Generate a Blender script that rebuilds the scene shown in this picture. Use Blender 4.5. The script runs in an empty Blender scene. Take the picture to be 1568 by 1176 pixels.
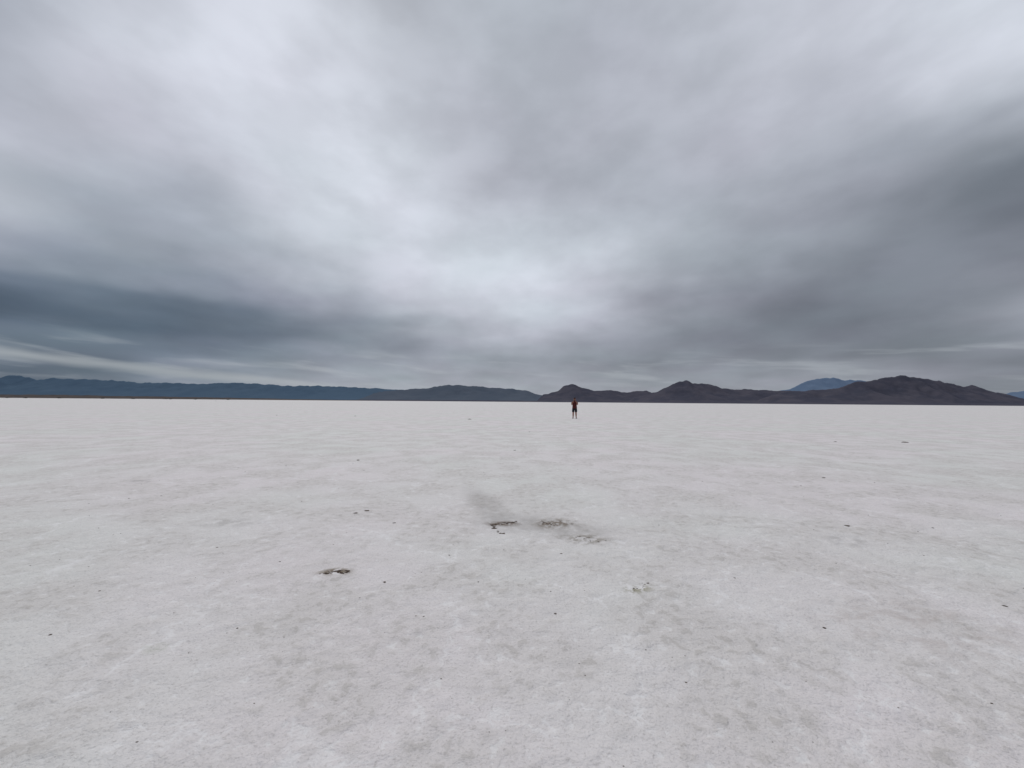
import bpy, math, random, bmesh
import numpy as np
from mathutils import Matrix, Vector
random.seed(4)
scene = bpy.context.scene
D2R = math.pi/180
F = 590.0; CX = 784.0; CY = 588.0     # focal length / centre of the survey photo
EYE = 1.38
PITCH = 2.64; ROLL = 0.46
def yh(x): return 609.0 + 12.5*x/1568.0
def ground_pt(x, y):                  # bearing + depression -> metres on the flat
    d = EYE*F/(y-yh(x))
    return ((x-CX)/F*d, d)

# ------------------------------------------------------------ numpy noise
def _h(ix, iy, s):
    n = (ix.astype(np.int64)*374761393 + iy.astype(np.int64)*668265263 + s*1442695041) & 0xffffffff
    n = ((n ^ (n >> 13))*1274126177) & 0xffffffff
    n = n ^ (n >> 16)
    return (n & 0xffff)/65535.0
def vnoise(x, y, s=0):
    ix = np.floor(x); iy = np.floor(y); fx = x-ix; fy = y-iy
    fx = fx*fx*(3-2*fx); fy = fy*fy*(3-2*fy)
    a = _h(ix, iy, s); b = _h(ix+1, iy, s); c = _h(ix, iy+1, s); d = _h(ix+1, iy+1, s)
    return (a*(1-fx)+b*fx)*(1-fy)+(c*(1-fx)+d*fx)*fy
def fbm(x, y, o=4, s=0, g=0.5):
    t = 0; a = 1; n = 0
    for i in range(o):
        t = t+a*vnoise(x*2**i+17.3*i, y*2**i+9.1*i, s+i); n += a; a *= g
    return t/n

# ------------------------------------------------------------ node helpers
class NT:
    def __init__(self, tree):
        self.t = tree; self.n = tree.nodes; self.l = tree.links; self.n.clear()
    def put(self, sock, v):
        if isinstance(v, bpy.types.NodeSocket): self.l.new(v, sock)
        elif v is not None: sock.default_value = v
    def math(self, op, a, b=None, c=None, clamp=False):
        m = self.n.new('ShaderNodeMath'); m.operation = op; m.use_clamp = clamp
        self.put(m.inputs[0], a); self.put(m.inputs[1], b)
        if c is not None: self.put(m.inputs[2], c)
        return m.outputs[0]
    def vmath(self, op, a, b=None):
        m = self.n.new('ShaderNodeVectorMath'); m.operation = op
        self.put(m.inputs[0], a)
        if b is not None: self.put(m.inputs[1], b)
        return m.outputs[0]
    def noise(self, vec, scale, detail=4, rough=0.5, dist=0.0, out=0):
        m = self.n.new('ShaderNodeTexNoise'); self.put(m.inputs['Vector'], vec)
        m.inputs['Scale'].default_value = scale; m.inputs['Detail'].default_value = detail
        m.inputs['Roughness'].default_value = rough; m.inputs['Distortion'].default_value = dist
        return m.outputs[out]
    def mapr(self, v, a, b, c=0.0, d=1.0, smooth=True):
        m = self.n.new('ShaderNodeMapRange'); m.interpolation_type = 'SMOOTHSTEP' if smooth else 'LINEAR'
        self.put(m.inputs['Value'], v)
        for k, q in zip(('From Min', 'From Max', 'To Min', 'To Max'), (a, b, c, d)): m.inputs[k].default_value = q
        return m.outputs[0]
    def mix(self, f, a, b, mode='MIX'):
        m = self.n.new('ShaderNodeMix'); m.data_type = 'RGBA'; m.blend_type = mode
        self.put(m.inputs[0], f); self.put(m.inputs[6], a); self.put(m.inputs[7], b)
        return m.outputs[2]
    def mapping(self, vec, loc=(0, 0, 0), rot=(0, 0, 0), sc=(1, 1, 1), typ='POINT'):
        m = self.n.new('ShaderNodeMapping'); m.vector_type = typ; self.put(m.inputs['Vector'], vec)
        m.inputs['Location'].default_value = loc; m.inputs['Rotation'].default_value = rot
        m.inputs['Scale'].default_value = sc
        return m.outputs[0]
def new_mat(name):
    m = bpy.data.materials.new(name); m.use_nodes = True
    return m, NT(m.node_tree)
def simple_mat(name, col, rough=0.8, var=0.25, scale=20, spec=0.3, bump=0.0):
    m, t = new_mat(name)
    o = t.n.new('ShaderNodeOutputMaterial'); b = t.n.new('ShaderNodeBsdfPrincipled')
    tc = t.n.new('ShaderNodeTexCoord').outputs['Object']
    n = t.noise(tc, scale, 4)
    f = t.mapr(n, 0.3, 0.7)
    c = t.mix(f, tuple(x*(1-var) for x in col)+(1,), tuple(min(1, x*(1+var)) for x in col)+(1,))
    t.put(b.inputs['Base Color'], c); b.inputs['Roughness'].default_value = rough
    b.inputs['Specular IOR Level'].default_value = spec
    if bump:
        bp = t.n.new('ShaderNodeBump'); t.put(bp.inputs['Height'], n); bp.inputs['Distance'].default_value = bump
        t.put(b.inputs['Normal'], bp.outputs[0])
    t.l.new(b.outputs[0], o.inputs[0])
    return m
def s2l(v):
    v = max(0, v)/255.0
    return v/12.92 if v <= 0.04045 else ((v+0.055)/1.055)**2.4

# ------------------------------------------------------------ WORLD / SKY
SUN_EL, SUN_AZ = 52.0, -20.0
W = bpy.data.worlds.new("World"); scene.world = W; W.use_nodes = True
try: W.cycles.sampling_method = 'NONE'      # overcast: no small bright source to importance-sample
except Exception: pass
t = NT(W.node_tree)
gx = [0, 130, 260, 390, 520, 650, 780, 910, 1040, 1170, 1300, 1430, 1568]
gy = [0, 80, 160, 240, 320, 380, 430, 470, 505, 530, 550, 570, 600]
G = np.array([
 [172,188,206,210,192,178,178,178,192,205,210,214,214],
 [178,196,212,216,204,186,178,182,190,202,206,208,202],
 [185,195,208,216,210,190,184,188,192,197,190,174,152],
 [190,186,190,208,226,206,182,180,182,184,165,142,120],
 [198,178,172,190,220,212,200,184,175,166,150,130,118],
 [156,158,168,183,206,214,208,203,182,154,138,130,132],
 [112,130,144,154,180,209,212,200,170,142,130,130,142],
 [ 92,100,108,122,154,196,208,188,152,131,122,131,158],
 [112,100, 98,110,132,170,190,170,142,125,120,130,154],
 [132,130,116,116,128,150,168,153,134,124,126,130,128],
 [100,108,128,136,146,156,156,144,135,135,145,137,126],
 [ 96,108,130,146,156,162,158,152,146,146,150,140,128],
 [ 98,112,134,148,160,165,162,156,150,150,150,140,128]], float)
def sky_gray(x, y):
    x = min(max(x, 0), 1568); y = min(max(y, 0), 600)
    i = min(int(np.searchsorted(gx, x, 'right'))-1, 11); j = min(int(np.searchsorted(gy, y, 'right'))-1, 11)
    fx = (x-gx[i])/(gx[i+1]-gx[i]); fy = (y-gy[j])/(gy[j+1]-gy[j])
    return (G[j,i]*(1-fx)+G[j,i+1]*fx)*(1-fy)+(G[j+1,i]*(1-fx)+G[j+1,i+1]*fx)*fy
camrot = Matrix.Rotation(math.radians(90+PITCH), 3, 'X') @ Matrix.Rotation(math.radians(ROLL), 3, 'Z')
camT = camrot.transposed()
def sky_col(az, el):
    d = Vector((math.sin(az*D2R)*math.cos(el*D2R), math.cos(az*D2R)*math.cos(el*D2R), math.sin(el*D2R)))
    c = camT @ d
    if c.z > -0.2: g = 165.0; x = 784
    else:
        x = CX+F*c.x/(-c.z); y = CY-F*c.y/(-c.z); g = sky_gray(x, y)
    dark = max(0, min(1, (190-g)/100)); left = max(0, min(1, (850-x)/600))
    r = g-4-9*dark*left-1*dark; b = g+9+dark*(0+7*left)
    return (s2l(r), s2l(g), s2l(b), 1)
tc = t.n.new('ShaderNodeTexCoord').outputs['Generated']
dirv = t.vmath('NORMALIZE', tc)
sep = t.n.new('ShaderNodeSeparateXYZ'); t.put(sep.inputs[0], dirv)
dx, dy, dz = sep.outputs
zc = t.math('ADD', t.math('MAXIMUM', dz, 0.0), 0.16)
comb = t.n.new('ShaderNodeCombineXYZ')
t.put(comb.inputs[0], t.math('DIVIDE', dx, zc)); t.put(comb.inputs[1], t.math('DIVIDE', dy, zc)); comb.inputs[2].default_value = 3.7
plane = comb.outputs[0]                                      # position on the cloud layer
# organic warp of the large cloud masses
w1 = t.noise(t.mapping(plane, sc=(0.9, 0.9, 1)), 1.6, 3, 0.45, 0.0, out=1)
wsep = t.n.new('ShaderNodeSeparateXYZ'); t.put(wsep.inputs[0], w1)
waz = t.math('MULTIPLY', t.math('SUBTRACT', wsep.outputs[0], 0.5), 0.22)
elw = t.math('MULTIPLY', t.math('MINIMUM', t.math('MAXIMUM', dz, 0.03), 0.5), 0.5)
wel = t.math('MULTIPLY', t.math('SUBTRACT', wsep.outputs[1], 0.5), elw)
az = t.math('ADD', t.math('ARCTAN2', dx, dy), waz)
el = t.math('ADD', t.math('ARCSINE', dz), wel)
fac = t.math('MULTIPLY_ADD', az, 1/(2*math.pi), 0.5)
eld = t.math('MULTIPLY', el, 180/math.pi)
rows = [0, 2, 4, 6, 8.2, 10.5, 13.5, 17, 21, 26, 32, 39, 47, 65]
azs = [-170, -100]+[a*7.0 for a in range(-9, 10)]+[100, 170]
prev = None
for k, e in enumerate(rows):
    r = t.n.new('ShaderNodeValToRGB'); cr = r.color_ramp; cr.interpolation = 'CARDINAL'
    while len(cr.elements) < len(azs): cr.elements.new(0.5)
    for i, a in enumerate(azs):
        cr.elements[i].position = (a+180)/360.0
    for i, a in enumerate(azs):
        cr.elements[i].color = sky_col(a, e) if e < 60 else (s2l(195), s2l(197), s2l(201), 1)
    t.put(r.inputs[0], fac)
    if prev is None: prev = r.outputs[0]
    else: prev = t.mix(t.mapr(eld, rows[k-1], e), prev, r.outputs[0])
base = prev
# cloud structure: soft stratus folds, then faint lumpy bellies seen edge-on
n1 = t.noise(t.mapping(plane, rot=(0, 0, math.radians(12)), sc=(1.05, 0.85, 1)), 1.6, 4, 0.45, 0.1)
n3 = t.noise(t.mapping(dirv, rot=(0, 0, 0.3), sc=(1, 1, 1.9)), 7.5, 4, 0.5, 0.0)
m1 = t.mapr(n1, 0.25, 0.75, 0.88, 1.12, False)
m3 = t.mapr(n3, 0.28, 0.72, 0.925, 1.075, True)
mm = t.math('MULTIPLY', m1, m3)
sc = t.n.new('ShaderNodeVectorMath'); sc.operation = 'SCALE'; t.put(sc.inputs[0], base); t.put(sc.inputs['Scale'], mm)
tint = t.mix(wsep.outputs[2], (0.94, 1.015, 0.99, 1), (1.045, 0.985, 1.035, 1))
cloud = t.mix(1.0, sc.outputs[0], tint, 'MULTIPLY')
# long low wisps over the horizon
az0 = t.math('ARCTAN2', dx, dy)
wz = t.math('MULTIPLY_ADD', az0, 0.06, t.math('ARCSINE', dz))
wc = t.n.new('ShaderNodeCombineXYZ'); t.put(wc.inputs[0], t.math('MULTIPLY', az0, 5.0)); t.put(wc.inputs[1], t.math('MULTIPLY', wz, 38.0))
wn = t.noise(wc.outputs[0], 1.0, 4, 0.5, 0.3)
wm = t.math('MULTIPLY', t.mapr(wn, 0.5, 0.72), t.math('MULTIPLY', t.mapr(dz, 0.01, 0.04), t.mapr(dz, 0.09, 0.14, 1, 0)))
cloud = t.mix(t.math('MULTIPLY', wm, 0.35), cloud, (s2l(182), s2l(188), s2l(194), 1))
# the one clear bright slot low on the left: narrow sloping band
bc = t.math('MULTIPLY_ADD', az0, -0.085, -0.008)                     # band elevation (rad) against bearing
bd = t.math('ABSOLUTE', t.math('SUBTRACT', t.math('ADD', t.math('ARCSINE', dz), t.math('MULTIPLY', wel, 0.8)), bc))
bm_ = t.math('MULTIPLY', t.mapr(bd, 0.0, 0.014, 1, 0), t.mapr(az0, -0.62, -0.32, 1, 0))
cloud = t.mix(t.math('MULTIPLY', bm_, 0.55), cloud, (s2l(172), s2l(178), s2l(182), 1))
sky = t.n.new('ShaderNodeTexSky'); sky.sky_type = 'NISHITA'; sky.sun_disc = False
sky.sun_elevation = math.radians(SUN_EL); sky.sun_rotation = math.radians(SUN_AZ)
bg1 = t.n.new('ShaderNodeBackground'); t.put(bg1.inputs[0], sky.outputs[0]); bg1.inputs[1].default_value = 0.07
bg2 = t.n.new('ShaderNodeBackground'); t.put(bg2.inputs[0], cloud); bg2.inputs[1].default_value = 1.0
mx = t.n.new('ShaderNodeMixShader'); mx.inputs[0].default_value = 0.96
t.l.new(bg1.outputs[0], mx.inputs[1]); t.l.new(bg2.outputs[0], mx.inputs[2])
wo = t.n.new('ShaderNodeOutputWorld'); t.l.new(mx.outputs[0], wo.inputs[0])

sl = bpy.data.lights.new("sun", 'SUN'); sl.energy = 0.98; sl.angle = math.radians(40); sl.color = (1, 0.95, 0.89)
so = bpy.data.objects.new("sun", sl); scene.collection.objects.link(so)
sd = Vector((math.sin(SUN_AZ*D2R)*math.cos(SUN_EL*D2R), math.cos(SUN_AZ*D2R)*math.cos(SUN_EL*D2R), math.sin(SUN_EL*D2R)))
so.rotation_euler = sd.to_track_quat('Z', 'Y').to_euler(); so.location = (0, 0, 50)

# ------------------------------------------------------------ mesh helpers
def grid_obj(name, P, mat, smooth=True, close=False):
    nr, nc, _ = P.shape
    idx = np.arange(nr*nc).reshape(nr, nc)
    a = idx[:-1, :-1].ravel(); b = idx[:-1, 1:].ravel(); c = idx[1:, 1:].ravel(); d = idx[1:, :-1].ravel()
    q = np.stack([a, b, c, d], 1)
    if close:
        q = np.vstack([q, np.stack([idx[:-1, -1], idx[:-1, 0], idx[1:, 0], idx[1:, -1]], 1)])
    me = bpy.data.meshes.new(name)
    me.vertices.add(nr*nc); me.vertices.foreach_set('co', P.reshape(-1).astype(np.float32))
    me.loops.add(q.size); me.loops.foreach_set('vertex_index', q.ravel().astype(np.int32))
    me.polygons.add(len(q)); me.polygons.foreach_set('loop_start', np.arange(0, q.size, 4, dtype=np.int32))
    me.update(calc_edges=True); me.validate()
    me.polygons.foreach_set('use_smooth', [smooth]*len(me.polygons))
    me.materials.append(mat)
    ob = bpy.data.objects.new(name, me); scene.collection.objects.link(ob)
    return ob

# ------------------------------------------------------------ GROUND
m, t = new_mat("salt_crust")
o = t.n.new('ShaderNodeOutputMaterial'); b = t.n.new('ShaderNodeBsdfPrincipled')
tc = t.n.new('ShaderNodeTexCoord').outputs['Object']
big = t.noise(tc, 0.22, 3, 0.5, 0.3); mid = t.noise(tc, 1.3, 4, 0.55, 0.4)
fine = t.noise(tc, 11, 5, 0.62, 0.2); grit = t.noise(tc, 70, 3, 0.7)
c = t.mix(t.mapr(big, 0.38, 0.62), (0.81, 0.765, 0.77, 1), (0.77, 0.77, 0.745, 1))
c = t.mix(t.mapr(mid, 0.35, 0.68, 0, 0.7), c, (0.67, 0.64, 0.62, 1))
# rough, slightly dirty flakes
flk = t.math('MULTIPLY', t.mapr(fine, 0.53, 0.60), t.mapr(mid, 0.42, 0.60, 0.1, 1))
c = t.mix(t.math('MULTIPLY', flk, 0.48), c, (0.50, 0.475, 0.445, 1))
c = t.mix(t.mapr(grit, 0.5, 0.72, 0, 0.5), c, (0.42, 0.395, 0.37, 1))
c = t.mix(t.mapr(fine, 0.43, 0.33, 0, 0.6), c, (0.88, 0.87, 0.865, 1))
# bright efflorescence lines (healed polygons), only here and there
wv = t.n.new('ShaderNodeVectorMath'); wv.operation = 'MULTIPLY_ADD'
t.put(wv.inputs[0], t.noise(tc, 3.0, 4, 0.65, out=1)); wv.inputs[1].default_value = (0.6, 0.6, 0.0); t.put(wv.inputs[2], tc)
vo = t.n.new('ShaderNodeTexVoronoi'); vo.feature = 'DISTANCE_TO_EDGE'; vo.inputs['Scale'].default_value = 0.85; t.put(vo.inputs['Vector'], wv.outputs[0])
ln = t.math('MULTIPLY', t.mapr(vo.outputs['Distance'], 0.0, 0.018, 1, 0), t.mapr(mid, 0.56, 0.44))
ln = t.math('MULTIPLY', ln, t.mapr(fine, 0.60, 0.46, 0.2, 1))
c = t.mix(t.math('MULTIPLY', ln, 0.62), c, (0.9, 0.89, 0.89, 1))
# mud stains: (centre x, y, half sizes, rotation, strength)
stn = t.noise(tc, 6, 4, 0.65, 0.4)
def stain(px, py, sx, sy, rot, amt, col, lo=0.40, hi=0.62, ns=0):
    global c
    X, Y = ground_pt(px, py)
    mp = t.mapping(tc, loc=(X, Y, 0), rot=(0, 0, math.radians(rot)), sc=(sx, sy, 1), typ='TEXTURE')
    g = t.n.new('ShaderNodeTexGradient'); g.gradient_type = 'SPHERICAL'; t.put(g.inputs[0], mp)
    k = t.math('MULTIPLY', t.mapr(g.outputs['Fac'], 0.0, 0.8), t.mapr([stn, fine, mid][ns], lo, hi))
    c = t.mix(t.math('MULTIPLY', k, amt), c, col)
mud = (0.15, 0.11, 0.08, 1); grey = (0.32, 0.305, 0.29, 1)
stain(744, 768, 0.34, 1.35, 17, 0.40, grey, 0.0, 0.55)
stain(790, 797, 0.75, 0.50, 0, 0.42, grey, 0.1, 0.6)
stain(870, 808, 0.75, 0.45, -18, 0.42, grey, 0.2, 0.6)
stain(772, 799, 0.28, 0.14, 0, 0.9, mud, 0.40, 0.54, 1)
stain(850, 799, 0.34, 0.24, 20, 0.9, (0.20, 0.16, 0.12, 1), 0.42, 0.56, 1)
stain(895, 822, 0.36, 0.22, -10, 0.75, (0.30, 0.27, 0.23, 1), 0.44, 0.58, 1)
stain(521, 870, 0.19, 0.09, 5, 0.95, (0.18, 0.135, 0.08, 1), 0.40, 0.52, 1)
stain(975, 896, 0.16, 0.09, 15, 0.8, (0.30, 0.28, 0.18, 1), 0.44, 0.54, 1)
stain(222, 736, 0.30, 0.25, 0, 0.5, grey); stain(355, 797, 0.5, 0.25, 0, 0.4, grey); stain(1290, 825, 0.35, 0.25, 0, 0.4, grey)
stain(1390, 950, 0.9, 0.5, 0, 0.35, (0.42, 0.35, 0.32, 1)); stain(255, 980, 0.13, 0.08, 0, 0.4, (0.42, 0.46, 0.34, 1))
t.put(b.inputs['Base Color'], c); b.inputs['Roughness'].default_value = 0.75; b.inputs['Specular IOR Level'].default_value = 0.3
h = t.math('ADD', t.math('MULTIPLY', fine, 0.030), t.math('MULTIPLY', grit, 0.006))
bp = t.n.new('ShaderNodeBump'); bp.inputs['Strength'].default_value = 0.8; bp.inputs['Distance'].default_value = 1.0; t.put(bp.inputs['Height'], h)
t.put(b.inputs['Normal'], bp.outputs[0]); t.l.new(b.outputs[0], o.inputs[0])
salt = m
ang = np.concatenate([np.arange(-66, 66, 0.3), np.arange(66, 294, 3.0)])*D2R
rr = [0.001, 0.3, 0.7, 1.0, 1.25]
while rr[-1] < 70000:
    r_ = rr[-1]; rr.append(r_*(1.008 if r_ < 9 else 1.02 if r_ < 60 else 1.12))
rr = np.array(rr)
R, A = np.meshgrid(rr, ang, indexing='ij')
X = R*np.sin(A); Y = R*np.cos(A)
def gzf(X, Y):
    R = np.hypot(X, Y)
    w = fbm(X*2.5, Y*2.5, 3, 31)*0.5
    rid = 1-np.abs(2*fbm(X*0.8+w, Y*0.8+w, 3, 17)-1)          # healed polygon ridges
    rid = np.clip((rid-0.93)/0.07, 0, 1)
    a = np.clip(1-(R-10)/60, 0, 1); a2 = np.clip(2-R/12, 0, 1)
    return a*(0.024*(fbm(X*0.9, Y*0.9, 4, 3)-0.5) + a2*(0.020*(fbm(X*7, Y*7, 4, 9, 0.6)-0.5)+0.006*rid))
Z = gzf(X, Y)
def gz(x, y): return float(gzf(np.array([x]), np.array([y]))[0])
grid_obj("salt_flat_ground", np.stack([X, Y, Z], -1), salt, True, True)

# ------------------------------------------------------------ loose crust / mud debris
def clod(V, Fc, x, y, s, flat=0.45, st=1.0, rot=0):
    z0 = gz(x, y); n0 = len(V); nu, nv = 7, 4
    V.append((x, y, z0-s*0.2))
    for j in range(nv):
        el_ = -0.3+1.5*j/(nv-1)
        for i in range(nu):
            a = 2*math.pi*i/nu; r = s*math.cos(el_)*(0.65+0.7*random.random())
            u = r*math.cos(a)*st; v = r*math.sin(a)
            V.append((x+u*math.cos(rot)-v*math.sin(rot), y+u*math.sin(rot)+v*math.cos(rot), z0+s*flat*math.sin(el_)*(0.8+0.4*random.random())))
    for i in range(nu):
        for j in range(nv-1):
            a0 = n0+1+j*nu+i; a1 = n0+1+j*nu+(i+1) % nu
            Fc.append((a0, a1, a1+nu, a0+nu))
    V.append((x, y, z0+s*flat)); tp = len(V)-1
    for i in range(nu): Fc.append((n0+1+(nv-1)*nu+i, n0+1+(nv-1)*nu+(i+1) % nu, tp))
V = []; Fc = []
specks = [(789,689,.035),(550,784,.022),(567,780,.026),(608,798,.014),(551,704,.036),(1383,677,.08),(1277,676,.045),(1291,803,.028),(1523,921,.012),
 (1252,952,.010),(100,962,.009),(596,886,.011),(851,929,.010),(343,834,.009),(378,952,.007),(170,897,.008),(736,885,.007),(990,888,.010),(1045,1030,.005),
 (720,642,.12),(331,614,.5),(860,843,.009),(692,845,.008),(1120,880,.007),(655,935,.006),(1420,805,.012),(425,636,.08),
 (1258,731,.022),(811,661,.04),(545,637,.08),(768,813,.016),(438,855,.008)]
for x, y, s in specks:
    X0, Y0 = ground_pt(x, y); clod(V, Fc, X0, Y0, s*0.8, 0.4, random.uniform(1, 1.8), random.uniform(-.5, .5))
for k in range(150):
    d = random.uniform(1.3, 4.2)**1.6; a = random.uniform(-58, 58)*D2R
    clod(V, Fc, d*math.sin(a), d*math.cos(a), (0.0010+0.0006*d)*random.uniform(.6, 1.3), 0.5, random.uniform(1, 2))
def cluster(pts, n, jx, jy, smin, smax):
    for k in range(n):
        u = random.random()*(len(pts)-1); i = int(u); f = u-i
        x = pts[i][0]*(1-f)+pts[i+1][0]*f+random.gauss(0, jx); y = pts[i][1]*(1-f)+pts[i+1][1]*f+random.gauss(0, jy)
        X0, Y0 = ground_pt(x, y); clod(V, Fc, X0, Y0, random.uniform(smin, smax), 0.35, random.uniform(1, 2.4))
cluster([(759,806),(757,801),(766,799),(780,798),(792,796)], 40, 1.2, 0.7, .006, .013)
cluster([(762,810),(770,813),(774,813)], 7, 1, .6, .006, .012)
cluster([(832,797),(846,800),(862,797)], 26, 6, 1.6, .004, .009)
cluster([(890,818),(905,822),(925,827)], 14, 6, 1.5, .003, .007)
cluster([(503,872),(516,871),(530,870),(541,870)], 38, 2.5, 1.3, .004, .010)
cluster([(968,900),(980,892),(992,888)], 12, 4, 1.5, .002, .005)
me = bpy.data.meshes.new("mud_debris"); me.from_pydata(V, [], Fc); me.update()
me.materials.append(simple_mat("dried_mud", (0.085, 0.060, 0.044), 0.95, 0.3, 60))
ob = bpy.data.objects.new("mud_debris", me); scene.collection.objects.link(ob)

# ------------------------------------------------------------ MOUNTAINS
def mtn_mat(name, c1, c2, scale):
    m, t = new_mat(name)
    o = t.n.new('ShaderNodeOutputMaterial'); b = t.n.new('ShaderNodeBsdfPrincipled')
    tc = t.n.new('ShaderNodeTexCoord').outputs['Object']
    n = t.noise(t.mapping(tc, sc=(1, 1, 2.2)), scale, 6, 0.6, 0.3)
    c = t.mix(t.mapr(n, 0.35, 0.65), c1+(1,), c2+(1,))
    t.put(b.inputs['Base Color'], c); b.inputs['Roughness'].default_value = 1; b.inputs['Specular IOR Level'].default_value = 0
    t.l.new(b.outputs[0], o.inputs[0]); return m
def rng(name, D, prof, mat, seed, rough=0.35, width=0.12, step=2.0, jag=0.06, base=0.0):
    px = np.array([p[0] for p in prof], float); ph = np.array([yh(p[0])-p[1] for p in prof], float)
    xs = np.arange(px[0], px[-1]+step, step)
    Pz = np.maximum(np.interp(xs, px, ph), -0.2)
    Pz = np.convolve(np.pad(Pz, 1, 'edge'), [0.25, 0.5, 0.25], 'valid')
    vs = np.concatenate([np.linspace(-1, 0, 34), np.linspace(0, 1, 12)[1:]])
    VV, XX = np.meshgrid(vs, xs, indexing='ij')
    PP = np.repeat(Pz[None, :], len(vs), 0)
    PP = PP*(1+jag*2*(fbm(XX/9, VV*3, 4, seed)-0.5)) + (fbm(XX/5, VV*0+1, 3, seed+5)-0.5)*1.3*np.clip(PP/8, 0, 1)
    sh = np.clip(1-np.abs(VV), 0, 1)**1.15
    rd = 1-np.abs(2*fbm(XX/26+VV*0.5, VV*2.2, 5, seed+11, 0.55)-1)          # spurs and gullies
    gul = 1-rough*np.clip(np.abs(VV)*3.5, 0, 1)*(1-rd)*2.2
    Zz = PP*sh*np.clip(gul, 0.15, 1.3)
    edge = np.minimum(1, np.minimum(np.arange(len(xs)), np.arange(len(xs))[::-1])/6.0)
    Zz = Zz*edge[None, :]
    Y = D*(1+width*VV)
    P = np.stack([(XX-CX)/F*D, Y, Zz/F*D - 0.0004*D*(np.abs(VV) > 0.97)], -1)
    return grid_obj(name, P, mat, True)
blue = mtn_mat("hazy_blue_slopes", (0.082, 0.130, 0.190), (0.092, 0.142, 0.203), 0.0006)  # aerial haze painted into the range colours, no atmosphere volume
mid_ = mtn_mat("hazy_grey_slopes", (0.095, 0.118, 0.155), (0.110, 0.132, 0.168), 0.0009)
dark = mtn_mat("haze_tinted_rocky_slopes", (0.072, 0.074, 0.100), (0.100, 0.096, 0.120), 0.0018)  # rock colour made slightly lighter and bluer to imitate haze
farb = mtn_mat("haze_tinted_far_slopes", (0.14, 0.20, 0.30), (0.16, 0.22, 0.32), 0.0005)  # farthest range: pale blue of the haze put into base colour
flat = mtn_mat("mudflat_soil", (0.080, 0.072, 0.072), (0.12, 0.105, 0.10), 0.01)
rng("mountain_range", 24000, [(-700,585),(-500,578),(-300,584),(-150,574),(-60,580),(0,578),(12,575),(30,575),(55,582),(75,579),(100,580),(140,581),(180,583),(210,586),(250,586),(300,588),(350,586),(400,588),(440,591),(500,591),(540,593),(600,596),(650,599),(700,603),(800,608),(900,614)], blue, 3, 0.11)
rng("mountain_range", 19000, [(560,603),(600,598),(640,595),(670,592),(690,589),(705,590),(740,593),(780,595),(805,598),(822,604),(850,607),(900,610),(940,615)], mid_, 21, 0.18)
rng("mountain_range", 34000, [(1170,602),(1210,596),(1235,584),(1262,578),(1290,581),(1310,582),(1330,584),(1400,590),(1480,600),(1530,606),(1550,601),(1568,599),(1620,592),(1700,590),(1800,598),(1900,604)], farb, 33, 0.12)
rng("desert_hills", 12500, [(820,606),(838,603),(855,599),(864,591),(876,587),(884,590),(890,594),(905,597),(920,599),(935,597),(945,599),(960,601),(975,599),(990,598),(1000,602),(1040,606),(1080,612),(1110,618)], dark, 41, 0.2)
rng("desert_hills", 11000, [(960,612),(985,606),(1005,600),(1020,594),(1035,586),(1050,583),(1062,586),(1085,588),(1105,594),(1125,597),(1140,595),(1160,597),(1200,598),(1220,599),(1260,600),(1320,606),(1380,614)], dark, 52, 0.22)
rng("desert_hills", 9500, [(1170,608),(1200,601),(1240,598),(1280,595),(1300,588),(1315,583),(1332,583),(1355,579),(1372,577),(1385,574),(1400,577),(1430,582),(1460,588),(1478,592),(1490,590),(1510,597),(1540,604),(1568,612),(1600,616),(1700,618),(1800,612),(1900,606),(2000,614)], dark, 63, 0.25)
rng("mudflat_bank", 5200, [(-500,602),(-200,603),(0,604),(90,604.5),(200,606.5),(330,608.5),(450,611),(560,613)], flat, 71, 0.2, 0.2, 2, 0.15)
rng("desert_foothills", 8500, [(440,612.4),(600,612),(760,613),(900,614.5),(1100,615),(1300,616),(1500,617),(1700,618)], dark, 83, 0.2, 0.1, 2, 0.2)

# ------------------------------------------------------------ distant shrubs
V = []; Fc = []
for px, wd, hh in [(92, 6, 3.0), (40, 4, 1.6), (158, 5, 2.4), (255, 7, 3.4), (262, 4, 2), (300, 3, 1.5), (205, 3, 1.4), (350, 4, 1.5), (12, 5, 2)]:
    Dp = 1500.0; sc_ = Dp/F; cx = (px-CX)/F*Dp
    for k in range(260):
        u = random.gauss(0, 0.35); lobes = 0.6+0.4*math.sin(px+u*7)
        x = cx+u*wd*sc_*0.8; z = random.random()**0.7*hh*sc_*lobes*max(0.1, 1-u*u*1.4); y = Dp+random.gauss(0, 2.5)
        s = random.uniform(0.4, 0.9); n0 = len(V)
        for q in range(3): V.append((x+random.uniform(-s, s), y+random.uniform(-s, s), max(0, z+random.uniform(-s, s))))
        Fc.append((n0, n0+1, n0+2))
me = bpy.data.meshes.new("distant_shrubs"); me.from_pydata(V, [], Fc); me.update()
me.materials.append(simple_mat("shrub_foliage", (0.045, 0.05, 0.045), 0.95, 0.3, 1))
ob = bpy.data.objects.new("distant_shrubs", me); scene.collection.objects.link(ob)

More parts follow.
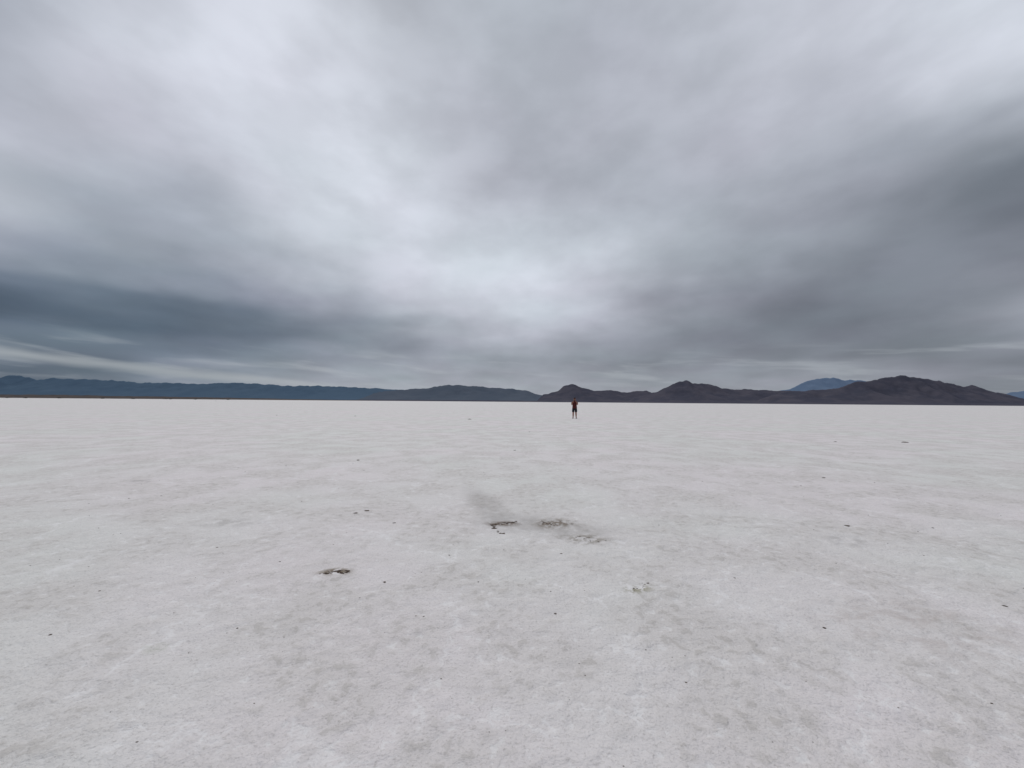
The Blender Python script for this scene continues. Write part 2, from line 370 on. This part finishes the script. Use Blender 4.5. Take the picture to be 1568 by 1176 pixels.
# ------------------------------------------------------------ PERSON
skin = simple_mat("sunburnt_skin", (0.30, 0.14, 0.10), 0.6, 0.12, 12)
shirt_m = simple_mat("dark_red_shirt_cloth", (0.085, 0.018, 0.018), 0.9, 0.3, 25)
sock_m = simple_mat("black_sock_knit", (0.02, 0.02, 0.022), 0.9, 0.3, 25)
short_m = simple_mat("dark_shorts_cloth", (0.016, 0.018, 0.026), 0.9, 0.3, 25)
cap_m = simple_mat("dark_cap_cloth", (0.03, 0.02, 0.022), 0.85, 0.2, 30)
shoe_m = simple_mat("shoe_leather", (0.05, 0.04, 0.035), 0.7, 0.3, 30)
hair_m = simple_mat("brown_hair", (0.03, 0.02, 0.014), 0.7, 0.3, 60)
phone_m = simple_mat("black_phone_shell", (0.012, 0.012, 0.014), 0.3, 0.1, 30, 0.5)
eye_m = simple_mat("eye_white", (0.6, 0.6, 0.58), 0.3, 0.05, 30)
lip_m = simple_mat("lip_skin", (0.30, 0.10, 0.08), 0.6, 0.1, 30)
person = bpy.data.objects.new("standing_man", None); scene.collection.objects.link(person)
def fin(me, name, mat, par):
    me.name = name
    for p in me.polygons: p.use_smooth = True
    me.materials.clear(); me.materials.append(mat)
    o = bpy.data.objects.new(name, me); scene.collection.objects.link(o); o.parent = par
    return o
def skinned(name, verts, edges, mat, sub=2, root=0, ys=None, par=person):
    me = bpy.data.meshes.new(name+"_src"); me.from_pydata([v[:3] for v in verts], edges, []); me.update()
    o = bpy.data.objects.new(name+"_src", me); scene.collection.objects.link(o)
    md = o.modifiers.new("s", 'SKIN'); md.use_smooth_shade = True
    sv = me.skin_vertices[0].data
    for i, v in enumerate(verts):
        r = v[3]; sv[i].radius = (r, r) if not isinstance(r, tuple) else r
        sv[i].use_root = (i == root)
    sb = o.modifiers.new("u", 'SUBSURF'); sb.levels = sub; sb.render_levels = sub
    bpy.context.view_layer.update()
    dg = bpy.context.evaluated_depsgraph_get()
    nm = bpy.data.meshes.new_from_object(o.evaluated_get(dg))
    bpy.data.objects.remove(o)
    if ys:
        for v in nm.vertices: v.co.y *= ys
    return fin(nm, name, mat, par)
B = [(0,0,.94,.13),(0,0,1.12,.11),(0,0,1.32,.12),(0,.005,1.46,.065),(0,-.005,1.53,.058),(0,-.01,1.60,.082),(0,-.005,1.69,.094),(0,0,1.755,.055),
     (-.17,.01,1.42,.058),(-.235,-.05,1.22,.050),(-.245,-.09,1.16,.045),(-.19,-.22,1.30,.040),(-.105,-.33,1.44,.028),
     (.17,.01,1.42,.058),(.235,-.05,1.22,.050),(.245,-.09,1.16,.045),(.19,-.22,1.30,.040),(.105,-.33,1.44,.028),
     (-.10,0,.86,.105),(-.115,-.01,.52,.072),(-.12,.02,.36,.070),(-.13,.02,.09,.043),(-.145,-.12,.04,.036),
     (.10,0,.86,.105),(.115,-.01,.52,.072),(.12,.02,.36,.070),(.13,.02,.09,.043),(.145,-.12,.04,.036)]
E = [(0,1),(1,2),(2,3),(3,4),(4,5),(5,6),(6,7),(2,8),(8,9),(9,10),(10,11),(11,12),(2,13),(13,14),(14,15),(15,16),(16,17),
     (0,18),(18,19),(19,20),(20,21),(21,22),(0,23),(23,24),(24,25),(25,26),(26,27)]
skinned("body", B, E, skin)
# shirt: lofted elliptical sections with soft folds, plus short sleeves
prof = [(.86,.195,.145),(.88,.200,.150),(.95,.196,.148),(1.05,.184,.140),(1.15,.182,.140),(1.25,.192,.148),(1.34,.204,.150),(1.40,.206,.140),(1.445,.180,.115),(1.475,.125,.090),(1.50,.082,.075),(1.515,.070,.068)]
SP = np.zeros((len(prof), 32, 3))
for j, (z, rx, ry) in enumerate(prof):
    for i in range(32):
        a = 2*math.pi*i/32
        f = 1+0.02*math.sin(5*a+z*9)*(1 if z < 1.3 else 0.3)
        SP[j, i] = (rx*f*math.copysign(abs(math.cos(a))**0.85, math.cos(a)), ry*f*math.sin(a), z)
sh_ = grid_obj("shirt", SP, shirt_m, True, True); sh_.parent = person
for s in (-1, 1):
    skinned("sleeve", [(s*.150,.01,1.425,.075),(s*.205,-.02,1.33,.078),(s*.236,-.05,1.215,.076)], [(0,1),(1,2)], shirt_m)
skinned("shorts", [(0,0,1.03,.155),(0,0,.90,.165),(-.10,0,.80,.13),(-.115,-.01,.64,.115),(-.12,-.01,.50,.108),(.10,0,.80,.13),(.115,-.01,.64,.115),(.12,-.01,.50,.108)],
   [(0,1),(1,2),(2,3),(3,4),(1,5),(5,6),(6,7)], short_m, 2, 0, 0.85)
for s in (-1, 1):
    skinned("shoe_%s" % ("right" if s < 0 else "left"), [(s*.13,.05,.05,.050),(s*.135,-.02,.052,.054),(s*.145,-.11,.045,.050),(s*.15,-.19,.035,.038)], [(0,1),(1,2),(2,3)], shoe_m)
    skinned("sock", [(s*.13,.02,.08,.048),(s*.128,.02,.15,.052)], [(0,1)], sock_m, 1)
    wx = s*.105
    hv = [(wx,-.33,1.44,.026),(s*.095,-.355,1.475,.030),(s*.088,-.372,1.505,.028)]; he = [(0,1),(1,2)]
    hand = skinned("hand_%s" % ("right" if s < 0 else "left"), hv, he, skin)
    for k, (dz_, ln_) in enumerate([(.045,.9),(.025,1.0),(.005,.93),(-.014,.75)]):
        z = 1.50+dz_
        skinned("finger_%d" % (k+1), [(s*.092,-.365,z-.01,.0095),(s*.098,-.395*1,z+.004,.009),(s*.090,-.425,z+.006,.0085),(s*(.09-.028*ln_),-.437,z+.004,.0075)], [(0,1),(1,2),(2,3)], skin, 1)
    skinned("thumb", [(s*.085,-.36,1.485,.012),(s*.068,-.375,1.50,.0105),(s*.052,-.387,1.518,.009)], [(0,1),(1,2)], skin, 1)
    skinned("eye", [(s*.030,-.092,1.668,.010),(s*.034,-.092,1.668,.009)], [(0,1)], eye_m, 1)
    skinned("ear", [(s*.088,.0,1.635,.010),(s*.093,.004,1.66,.014),(s*.089,.004,1.685,.010)], [(0,1),(1,2)], skin, 1)
skinned("nose", [(0,-.090,1.665,.009),(0,-.108,1.642,.012),(0,-.104,1.63,.011)], [(0,1),(1,2)], skin, 1)
skinned("mouth", [(-.022,-.086,1.602,.006),(0,-.093,1.602,.008),(.022,-.086,1.602,.006)], [(0,1),(1,2)], lip_m, 1)
skinned("hair", [(0,.045,1.60,.05),(0,.03,1.67,.084),(0,.02,1.72,.077)], [(0,1),(1,2)], hair_m)
bm = bmesh.new(); bmesh.ops.create_uvsphere(bm, u_segments=24, v_segments=14, radius=0.104)
bmesh.ops.delete(bm, geom=[v for v in bm.verts if v.co.z < -0.005], context='VERTS')
for v in bm.verts: v.co.z *= 0.92; v.co.y *= 1.12
top = [bm.verts.new((0.085*math.cos(a), -0.075-0.105*abs(math.sin(a))**0.8, 0.004-0.02*abs(math.sin(a)))) for a in np.linspace(math.pi, 2*math.pi, 13)]
bot = [bm.verts.new((v.co.x, v.co.y, v.co.z-0.006)) for v in top]
bm.faces.new(top); bm.faces.new(bot[::-1])
for i in range(13): bm.faces.new((top[i], bot[i], bot[(i+1) % 13], top[(i+1) % 13]))
me = bpy.data.meshes.new("cap"); bm.to_mesh(me); bm.free()
co = fin(me, "cap", cap_m, person); co.location = (0, 0.005, 1.70)
bm = bmesh.new(); bmesh.ops.create_cube(bm, size=1)
for v in bm.verts: v.co.x *= .155; v.co.y *= .009; v.co.z *= .075
bmesh.ops.bevel(bm, geom=bm.edges[:], offset=.003, segments=2, affect='EDGES')
g = bmesh.ops.create_cone(bm, cap_ends=True, segments=16, radius1=.012, radius2=.011, depth=.004)
for v in g['verts']: v.co = Vector((v.co.x-.055, -.0065-v.co.z*.9, v.co.y+.018))
me = bpy.data.meshes.new("phone"); bm.to_mesh(me); bm.free()
ph = fin(me, "phone", phone_m, person); ph.location = (0, -.41, 1.515)
PX, PY = ground_pt(880, 640.8)
person.location = (PX, PY, gz(PX, PY)+0.002); person.rotation_euler = (0, 0, math.atan2(-PX, PY)*1.0)

# ------------------------------------------------------------ CAMERA
cam = bpy.data.cameras.new("camera"); cam.sensor_width = 36; cam.lens = 36*F/1568.0
cam.clip_start = 0.05; cam.clip_end = 200000
cobj = bpy.data.objects.new("camera", cam); scene.collection.objects.link(cobj)
M = camrot.to_4x4(); M.translation = Vector((0, 0, EYE)); cobj.matrix_world = M
scene.camera = cobj
scene.view_settings.view_transform = 'Standard'; scene.view_settings.look = 'None'
scene.view_settings.exposure = 0; scene.view_settings.gamma = 1
